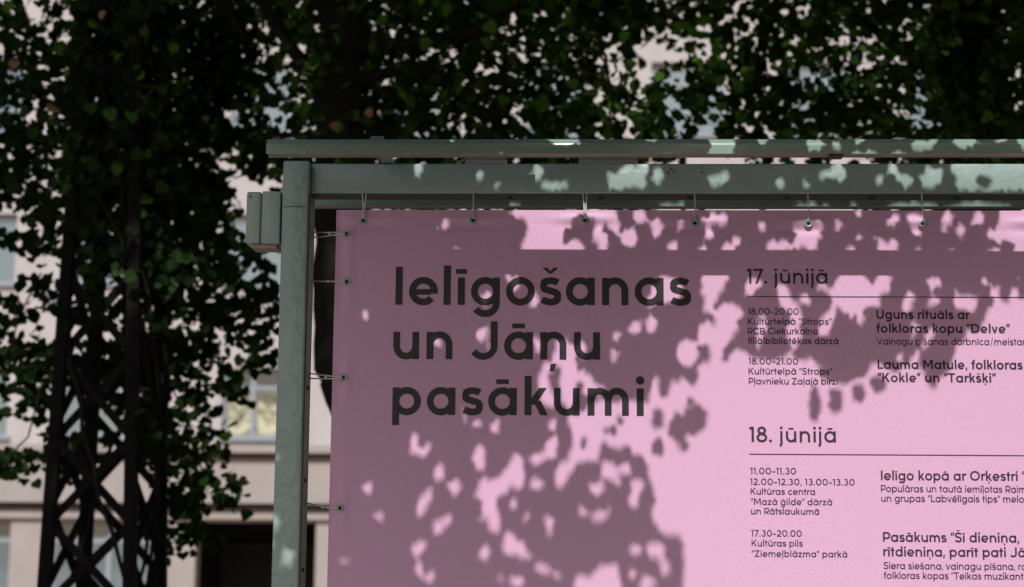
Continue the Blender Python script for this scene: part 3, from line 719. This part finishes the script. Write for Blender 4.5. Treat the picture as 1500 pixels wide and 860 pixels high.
for t, a, b, y, xh, wt in [
    ('18.00–20.00', 1095.5, 1170, 461, SM, 84), ('Kultūrtelpā “Strops“', 1095.5, 1218, 475.5, SM, 84), ('RCB Čiekurkalna', 1095.5, 1198, 489.7, SM, 84), ('filiālbibliotēkas dārzā', 1095.5, 1228, 504, SM, 96),
    ('18.00–21.00', 1096.5, 1169, 533.8, SM, 84), ('Kultūrtelpā “Strops”', 1096.5, 1219, 548.4, SM, 84), ('Pļavnieku Zaļajā birzī', 1096.7, 1227, 563, SM, 84),
    ('Uguns rituāls ar', 1283.7, 1420, 467.3, 9.7, 98), ('folkloras kopu “Delve”', 1283.7, 1479, 487.5, 9.7, 98), ('Vainagu pīšanas darbnīca/meistarklase', 1284, 1534, 505, 7.2, 80),
    ('Lauma Matule, folkloras', 1285.5, 1498, 540.5, 9.8, 96), ('“Kokle” un “Tarkšķi”', 1286, 1458.5, 559.8, 9.8, 96),
    ('11.00–11.30', 1099, 1166, 694.6, SM, 84), ('12.00–12.30, 13.00–13.30', 1099, 1251.5, 710.4, SM, 84), ('Kultūras centra', 1099.5, 1194, 724.5, SM, 84), ('“Mazā ģilde” dārzā', 1100, 1219, 739.5, SM, 84), ('un Rātslaukumā', 1100, 1200, 753.4, SM, 84),
    ('17.30–20.00', 1100.5, 1174.5, 785.8, SM, 84), ('Kultūras pils', 1101, 1176, 800.2, SM, 84), ('“Ziemeļblāzma” parkā', 1101.3, 1241, 815.6, SM, 84),
    ('Ielīgo kopā ar Orķestri “', 1290.5, 1502, 703.3, 10.1, 88), ('Populāras un tautā iemīļotas Raim', 1290.5, 1502, 720.7, 7.4, 80), ('un grupas “Labvēlīgais tips” melo', 1290.8, 1499.5, 735, 7.4, 80),
    ('Pasākums “Šī dieniņa,', 1293.5, 1493, 793.5, 10.2, 88), ('rītdieniņa, parīt pati Jā', 1294, 1502, 814.8, 10.2, 88), ('Siera siešana, vainagu pīšana, ro', 1294.3, 1503, 833.6, 7.4, 80), ('folkloras kopas “Teikas muzikanti', 1294.6, 1501, 847.8, 7.4, 80)]:
    write(t, a, b, y, xh, wt * (1.27 if xh < 9 else 1.36), J)
for yr, xa in ((434.6, 1095), (665.3, 1098)):
    A = at(xa, yr, 0); n = 60; mb = MB(); x1 = BX1 - .25
    for i in range(n + 1):
        x = A.x + (x1 - A.x) * i / n
        for dz in (-.0013, .0013): mb.v.append((x, float(wav(x, A.z)) - .0012, A.z + dz))
    mb.f = [(2 * i, 2 * i + 1, 2 * i + 3, 2 * i + 2) for i in range(n)]
    mb.build('ruled_line', J, ban)

# ------------------------------------------------------------------ the boughs between sun and banner: where they let light through
E_ = [  # gaps: centre, half axes, lean (degrees, + = top to the right)
 (652,329,4,9,5),(759,313,9,9,0),(745,406,6,5,0),(711,433,8,6,0),(755,417,8,9,0),(783,440,6,12,10),(711,449,6,5,0),(643,501,9,7,0),(536,461,4,6,0),
 (843,361,9,9,20),(900,326,8,15,-10),(937,318,10,9,30),(961,334,8,16,0),(922,349,12,13,0),(996,331,5,8,0),(985,364,8,8,0),(1028,367,7,6,0),(1040,345,6,9,15),(1054,320,15,8,30),(1035,327,8,5,0),(1080,348,6,6,0),(1067,364,9,8,0),(1115,333,6,9,0),
 (1183,334,24,7,0),(1131,362,10,7,0),(1147,360,10,8,0),(1171,354,6,13,15),(1190,350,9,20,10),(1228,333,5,11,20),(1245,367,5,8,0),(1258,315,4,7,0),(1309,323,8,8,20),(1292,362,7,10,0),(1307,362,7,11,0),(1340,323,14,9,40),(1345,336,6,7,0),(1346,370,6,7,0),(1387,323,6,16,15),(1407,338,5,8,15),(1433,319,7,12,20),(1451,342,6,8,0),(1457,368,8,5,0),
 (1204,421,8,9,0),(1181,440,8,8,0),(1212,466,8,15,45),(1208,484,8,9,0),(1368,413,9,9,0),(1442,412,5,6,0),(1331,442,8,18,15),(1368,443,11,7,-30),(1401,442,6,9,15),(1421,445,10,13,0),(1486,430,6,9,0),(1458,428,6,9,-20),(1340,480,6,8,0),(1316,520,6,7,0),
 (932,480,7,12,25),(955,475,8,11,0),(904,494,6,6,0),(899,521,6,11,0),(1006,517,16,19,0),(1034,489,11,18,5),(978,424,20,20,0),(955,440,8,10,0),(1066,461,18,17,0),(1060,487,14,22,25),(1050,515,8,14,25),
 (1105,416,10,9,20),(1099,428,6,8,20),(1147,431,8,13,0),(1157,447,9,12,-30),(1166,462,8,12,-20),(1164,490,8,24,0),(1116,478,7,18,0),(1112,500,5,10,0),(1088,458,4,5,0),
 (788,505,5,12,0),(820,515,9,22,15),(833,550,12,50,0),(802,540,8,11,0),(795,564,8,13,10),(802,586,11,13,0),(853,511,7,10,0),(857,552,9,9,0),(870,572,14,8,0),
 (607,641,5,11,-10),(621,660,6,10,40),(605,660,4,6,0),(699,620,7,9,0),(726,627,6,10,15),(809,622,5,9,20),(681,613,4,5,0),(702,670,8,20,0),(786,670,10,8,0),(809,657,8,18,10),
 (706,716,8,18,15),(643,693,7,13,15),(622,735,8,24,20),(665,714,9,11,10),(537,715,6,8,10),(557,756,8,7,30),(642,772,8,11,20),(656,760,6,6,0),(611,805,9,10,0),(620,800,6,6,0),(555,802,4,8,0),(506,823,5,6,0),(614,833,5,11,0),(632,842,5,8,0),(709,812,7,14,10),(746,795,9,18,0),(758,802,14,10,0),(769,814,7,6,0),(795,833,11,9,20),(816,842,7,6,20),(758,851,9,9,0),(804,767,7,13,5),(751,739,6,8,0),(769,756,4,6,0),(732,844,5,7,0),(788,709,10,10,0),(823,695,8,22,10),
 (838,680,6,18,25),(852,668,18,6,20),(889,686,7,15,10),(900,700,6,14,-30),(873,716,9,10,0),(917,686,10,8,30),(934,710,9,9,0),(929,735,7,13,0),(853,749,8,9,0),(877,756,10,6,0),(889,751,5,6,0),(805,775,5,10,0),(931,805,8,9,20),(961,805,14,11,20),(974,833,6,12,0),(949,854,12,10,0),(926,842,5,7,0),(870,650,10,26,0),
 (407,781,8,9,0),(398,812,4,15,15),(424,836,8,15,20),(410,688,3,4,0),
 (612,245,7,9,0),(702,255,4,10,5),(727,266,4,9,20),(784,252,9,13,35),(815,270,22,6,0),(963,255,6,15,5),(1044,263,9,8,0),(1061,258,7,9,10),(1144,266,7,8,0),(1180,268,7,5,0),(1205,254,6,9,20),(1228,249,11,14,0),(1288,263,5,8,0),(1308,245,5,10,10),(1325,262,12,9,30),(1365,256,14,18,30),
 (832,382,24,7,0),(952,379,9,5,0),(1050,385,19,12,0),(1107,382,9,8,0),(1179,388,13,11,0),(1242,381,8,7,0),(1210,390,6,8,0),(1330,390,18,9,0),(1387,382,17,14,0),(1436,380,9,6,0),(1469,386,9,12,20),(1495,378,10,8,0),(676,380,5,4,0),
 (745,128,9,8,0),(984,128,14,7,0),(1005,128,6,6,0),(1195,128,16,9,0),(1226,128,8,7,0),(1268,128,6,6,0),(1360,128,50,8,0),(1460,128,50,10,0)]
P_ = [[(768,300),(832,300),(832,318),(826,330),(822,345),(828,360),(830,374),(762,374),(766,352),(773,338),(768,322)],
 [(828,300),(908,300),(900,318),(888,318),(884,335),(892,350),(890,374),(876,374),(874,356),(866,348),(873,335),(872,320),(845,318),(838,332),(828,336)],
 [(1230,400),(1267,400),(1272,412),(1282,420),(1285,400),(1304,400),(1306,425),(1298,432),(1290,432),(1290,450),(1265,455),(1263,480),(1257,478),(1256,455),(1245,465),(1235,455),(1218,450),(1214,430),(1225,415)],
 [(1028,400),(1075,400),(1048,440),(1045,460),(1030,460)],
 [(1462,290),(1640,290),(1640,405),(1484,405),(1486,372),(1482,356),(1470,352),(1456,350),(1452,338),(1462,325)],
 [(889,246),(900,252),(912,240),(950,236),(945,275),(889,276)], [(1392,232),(1640,232),(1640,278),(1402,278),(1398,255)],
 [(742,680),(755,662),(766,668),(769,712),(758,719),(748,712),(740,725),(730,722),(728,745),(734,755),(732,780),(724,786),(716,775),(712,755),(705,765),(700,760),(706,740),(714,735),(699,735),(694,730),(705,710),(715,712),(728,700)],
 [(879,823),(886,828),(905,820),(908,845),(914,880),(838,880),(842,845),(848,838),(860,846),(870,840)],
 # the open right part
 [(1640,434),(1505,434),(1462,440),(1445,456),(1441,475),(1413,491),(1401,507),(1393,532),(1382,550),(1350,545),(1343,532),(1358,510),(1376,484),(1363,478),(1344,514),(1325,536),(1310,545),(1300,540),(1290,530),(1276,532),(1268,548),(1250,556),(1230,562),(1205,552),(1196,525),(1186,520),(1175,530),(1158,518),(1140,528),(1128,527),(1116,512),(1108,526),(1092,517),(1080,505),(1065,528),(1045,532),(1024,530),(1020,552),(1003,552),(1000,545),(992,560),(984,556),(978,578),(968,582),(964,545),(956,556),(948,588),(935,590),(920,580),(900,590),(880,585),(858,596),(840,605),(828,612),(838,640),(842,668),(852,672),(866,640),(874,645),(882,648),(905,660),(915,652),(930,672),(934,664),(948,684),(950,704),(960,714),(955,760),(962,770),(973,786),(997,786),(1000,800),(996,1060),(1640,1060)]]
D_ = [(1474,364,12,12,0),(1441,262,12,9,0),(1287,562,10,12,0),(1258,576,9,13,0),(1223,587,11,17,0),(1193,590,8,26,0),(1368,552,11,17,0),(1014,548,8,17,0),(963,615,9,13,0),(1018,616,17,21,20),(994,628,15,20,0),(1011,587,8,5,0),(964,655,9,14,10),(984,587,4,5,0),(909,616,6,7,0),(892,632,16,6,-10),(860,650,9,15,0),(886,660,11,10,0),(902,668,13,9,0),(922,664,5,8,0),(858,340,8,10,0),(1033,510,7,10,0),(1063,515,6,14,0),(1122,517,18,8,0),(853,346,16,18,30),(1002,655,7,9,0)]
GS = 3.0; gx0, gy0, gx1, gy1 = 330, 60, 1640, 1060
xs = np.arange(gx0, gx1, GS); ys = np.arange(gy0, gy1, GS); GXm, GYm = np.meshgrid(xs, ys)
def inpoly(pg):
    r = np.zeros(GXm.shape, bool); n = len(pg)
    for i in range(n):
        (xa, ya), (xb, yb) = pg[i], pg[(i + 1) % n]
        if ya == yb: continue
        c = ((ya > GYm) != (yb > GYm)) & (GXm < (xb - xa) * (GYm - ya) / (yb - ya) + xa); r ^= c
    return r
def inell(e, g=0):
    cx, cy, a, b, l = e; c, s = math.cos(R(l)), math.sin(R(l)); dx, dy = GXm - cx, GYm - cy
    return ((dx * c + dy * s) / (a + g)) ** 2 + ((-dx * s + dy * c) / (b + g)) ** 2 < 1
L_ = np.zeros(GXm.shape, bool)
for q in P_: L_ |= inpoly(q)
for e in D_: L_ &= ~inell(e)
for e in E_: L_ |= inell(e, 1.5)
MM = at(751, 500, 0).x - at(750, 500, 0).x            # metres per px on the banner
covd = np.zeros(L_.shape, bool); leafs = []
dark = ~L_
prng = np.random.default_rng(3)
for rad, tries in ((.036, 2600), (.027, 5000), (.019, 9000), (.013, 12000), (.009, 12000)):
    rp = rad / MM
    need_j, need_i = np.where(dark & ~covd)
    if not len(need_i): break
    pick = prng.permutation(len(need_i))[:tries]
    kk = int(rp * 1.5 / GS) + 1
    for q in pick:
        j, i = need_j[q], need_i[q]
        if covd[j, i]: continue
        cx = xs[i] + prng.uniform(-.5, .5) * rp; cy = ys[j] + prng.uniform(-.5, .5) * rp; rr = rp * prng.uniform(.82, 1.12)
        ii, jj = int((cx - gx0) / GS), int((cy - gy0) / GS)
        sl_ = (slice(max(jj - kk, 0), jj + kk + 1), slice(max(ii - kk, 0), ii + kk + 1))
        dx = GXm[sl_] - cx; dy = (GYm[sl_] - cy)
        m_ = dx * dx + (dy * .80) ** 2 < rr * rr; n_ = m_.sum()
        if n_ == 0: continue
        if (m_ & L_[sl_]).sum() > (.03 if rad > .02 else .08 if rad > .012 else .22) * n_: continue
        covd[sl_] |= (dx * dx + (dy * .80) ** 2 < (rr * .88) ** 2); leafs.append((cx, cy, rr * MM))
print('bough leaves', len(leafs), 'uncovered', float((dark & ~covd).mean()))
lf = np.array(leafs); base = at_np(lf[:, 0], lf[:, 1], 0.0)
tt = np.maximum((3.36 - base[:, 2]) / .919, .95) + .08 + 1.15 * prng.uniform(0, 1, len(lf)) ** 1.6; Pn = base + tt[:, None] * np.array(SD[:])
SH = empty('overhanging_linden_tree', (4.4, -3.4, .14)); tag(SH, 'linden tree beside the camera whose boughs throw dappled shade on the banner', 'tree')
nrm = np.array(SD[:])[None] + prng.normal(0, .28, (len(lf), 3))
tag(leaf_cloud('foliage', Pn, lf[:, 2] * 2.12, nrm, prng.uniform(0, 6.28, len(lf)), M['leaf_shade'], SH), kind='stuff')
# crown above: shades everything behind the banner's top
n = 52000; a = rng.uniform(-6.5, 7, n); zp = rng.uniform(3.35, 13, n); t = rng.uniform(1.6, 4.2, n)
Q = np.stack([a, np.zeros(n), zp], 1) + t[:, None] * np.array(SD[:])
ok = (clump(a * .8, zp * .8) < .80)
for (px, py, rr) in ((1035, 110, .30), (1200, 170, .2), (905, 170, .26), (165, 170, .12), (1290, 205, .14), (430, 130, .12), (640, 20, .2), (300, 640, .25), (30, 640, .2)):
    T = at(px, py, YT); tz = T.z + YT * SD.z / -SD.y; tx = T.x + YT * SD.x / -SD.y   # where the sun lane to that bough passes
    ok &= ((a - tx) ** 2 + (zp - tz) ** 2 > (1.7 * rr) ** 2) | (rng.random(n) < .08)
Q = Q[ok]; k = len(Q)
tag(leaf_cloud('crown_foliage', Q, rng.uniform(.09, .14, k), np.array(SD[:])[None] + rng.normal(0, .6, (k, 3)), rng.uniform(0, 6.28, k), M['leaf_shade'], SH), kind='stuff')
limb([Vector((4.4, -3.4, .14)), Vector((4.35, -3.3, 3.5)), Vector((4.0, -3.1, 6.0)), Vector((3.4, -3.0, 8.2))], .22, .12, 'trunk', SH, 12)
for q in ([(4.2, -3.2, 5.2), (1.8, -2.9, 6.2), (-1.5, -2.7, 6.7), (-4.5, -2.5, 7.2)], [(4.0, -3.1, 6), (2, -2.4, 7), (0, -1.8, 7.6)], [(3.5, -3, 8), (1, -3.2, 9.4), (-2, -3.4, 10.2)]):
    limb([Vector(v) for v in q], .07, .025, 'limb', SH, 8)
n = 16000; P = np.stack([rng.uniform(2.35, 6.5, n), rng.uniform(-6.5, -1.2, n), rng.uniform(.9, 6.5, n)], 1)  # leaves added out of view to hold back sky light from the right
P = P[clump(P[:, 0] * .5 + P[:, 1] * .3, P[:, 2] * .5) < .66]; k = len(P)
tag(leaf_cloud('sky_blocking_foliage', P, rng.uniform(.09, .14, k), rng.normal(0, 1, (k, 3)), rng.uniform(0, 6.28, k), M['leaf_shade'], SH), kind='stuff')
n = 22000; P = np.stack([rng.uniform(.9, 8, n), rng.uniform(-10, -5.6, n), rng.uniform(.3, 6.2, n)], 1); P = P[P[:, 0] > 1.0 + .25 * np.maximum(0, 2 - P[:, 2])]; k = len(P)  # unseen leaves added to darken the banner's right side
BLK = tag(empty('linden_tree', (4.6, -8, 0)), 'unseen bushy tree added behind the camera at right to block sky and bounce light', 'tree')  # named like the real lindens, but added only to block light
limb([Vector((4.6, -8, 0)), Vector((4.5, -8, 3)), Vector((4.5, -8, 6))], .2, .1, 'trunk', BLK, 10)  # trunk of the added light-blocking tree
tag(leaf_cloud('foliage', P, rng.uniform(.10, .15, k), rng.normal(0, 1, (k, 3)), rng.uniform(0, 6.28, k), M['leaf_shade'], BLK), kind='stuff')  # leaves of the added light-blocking tree
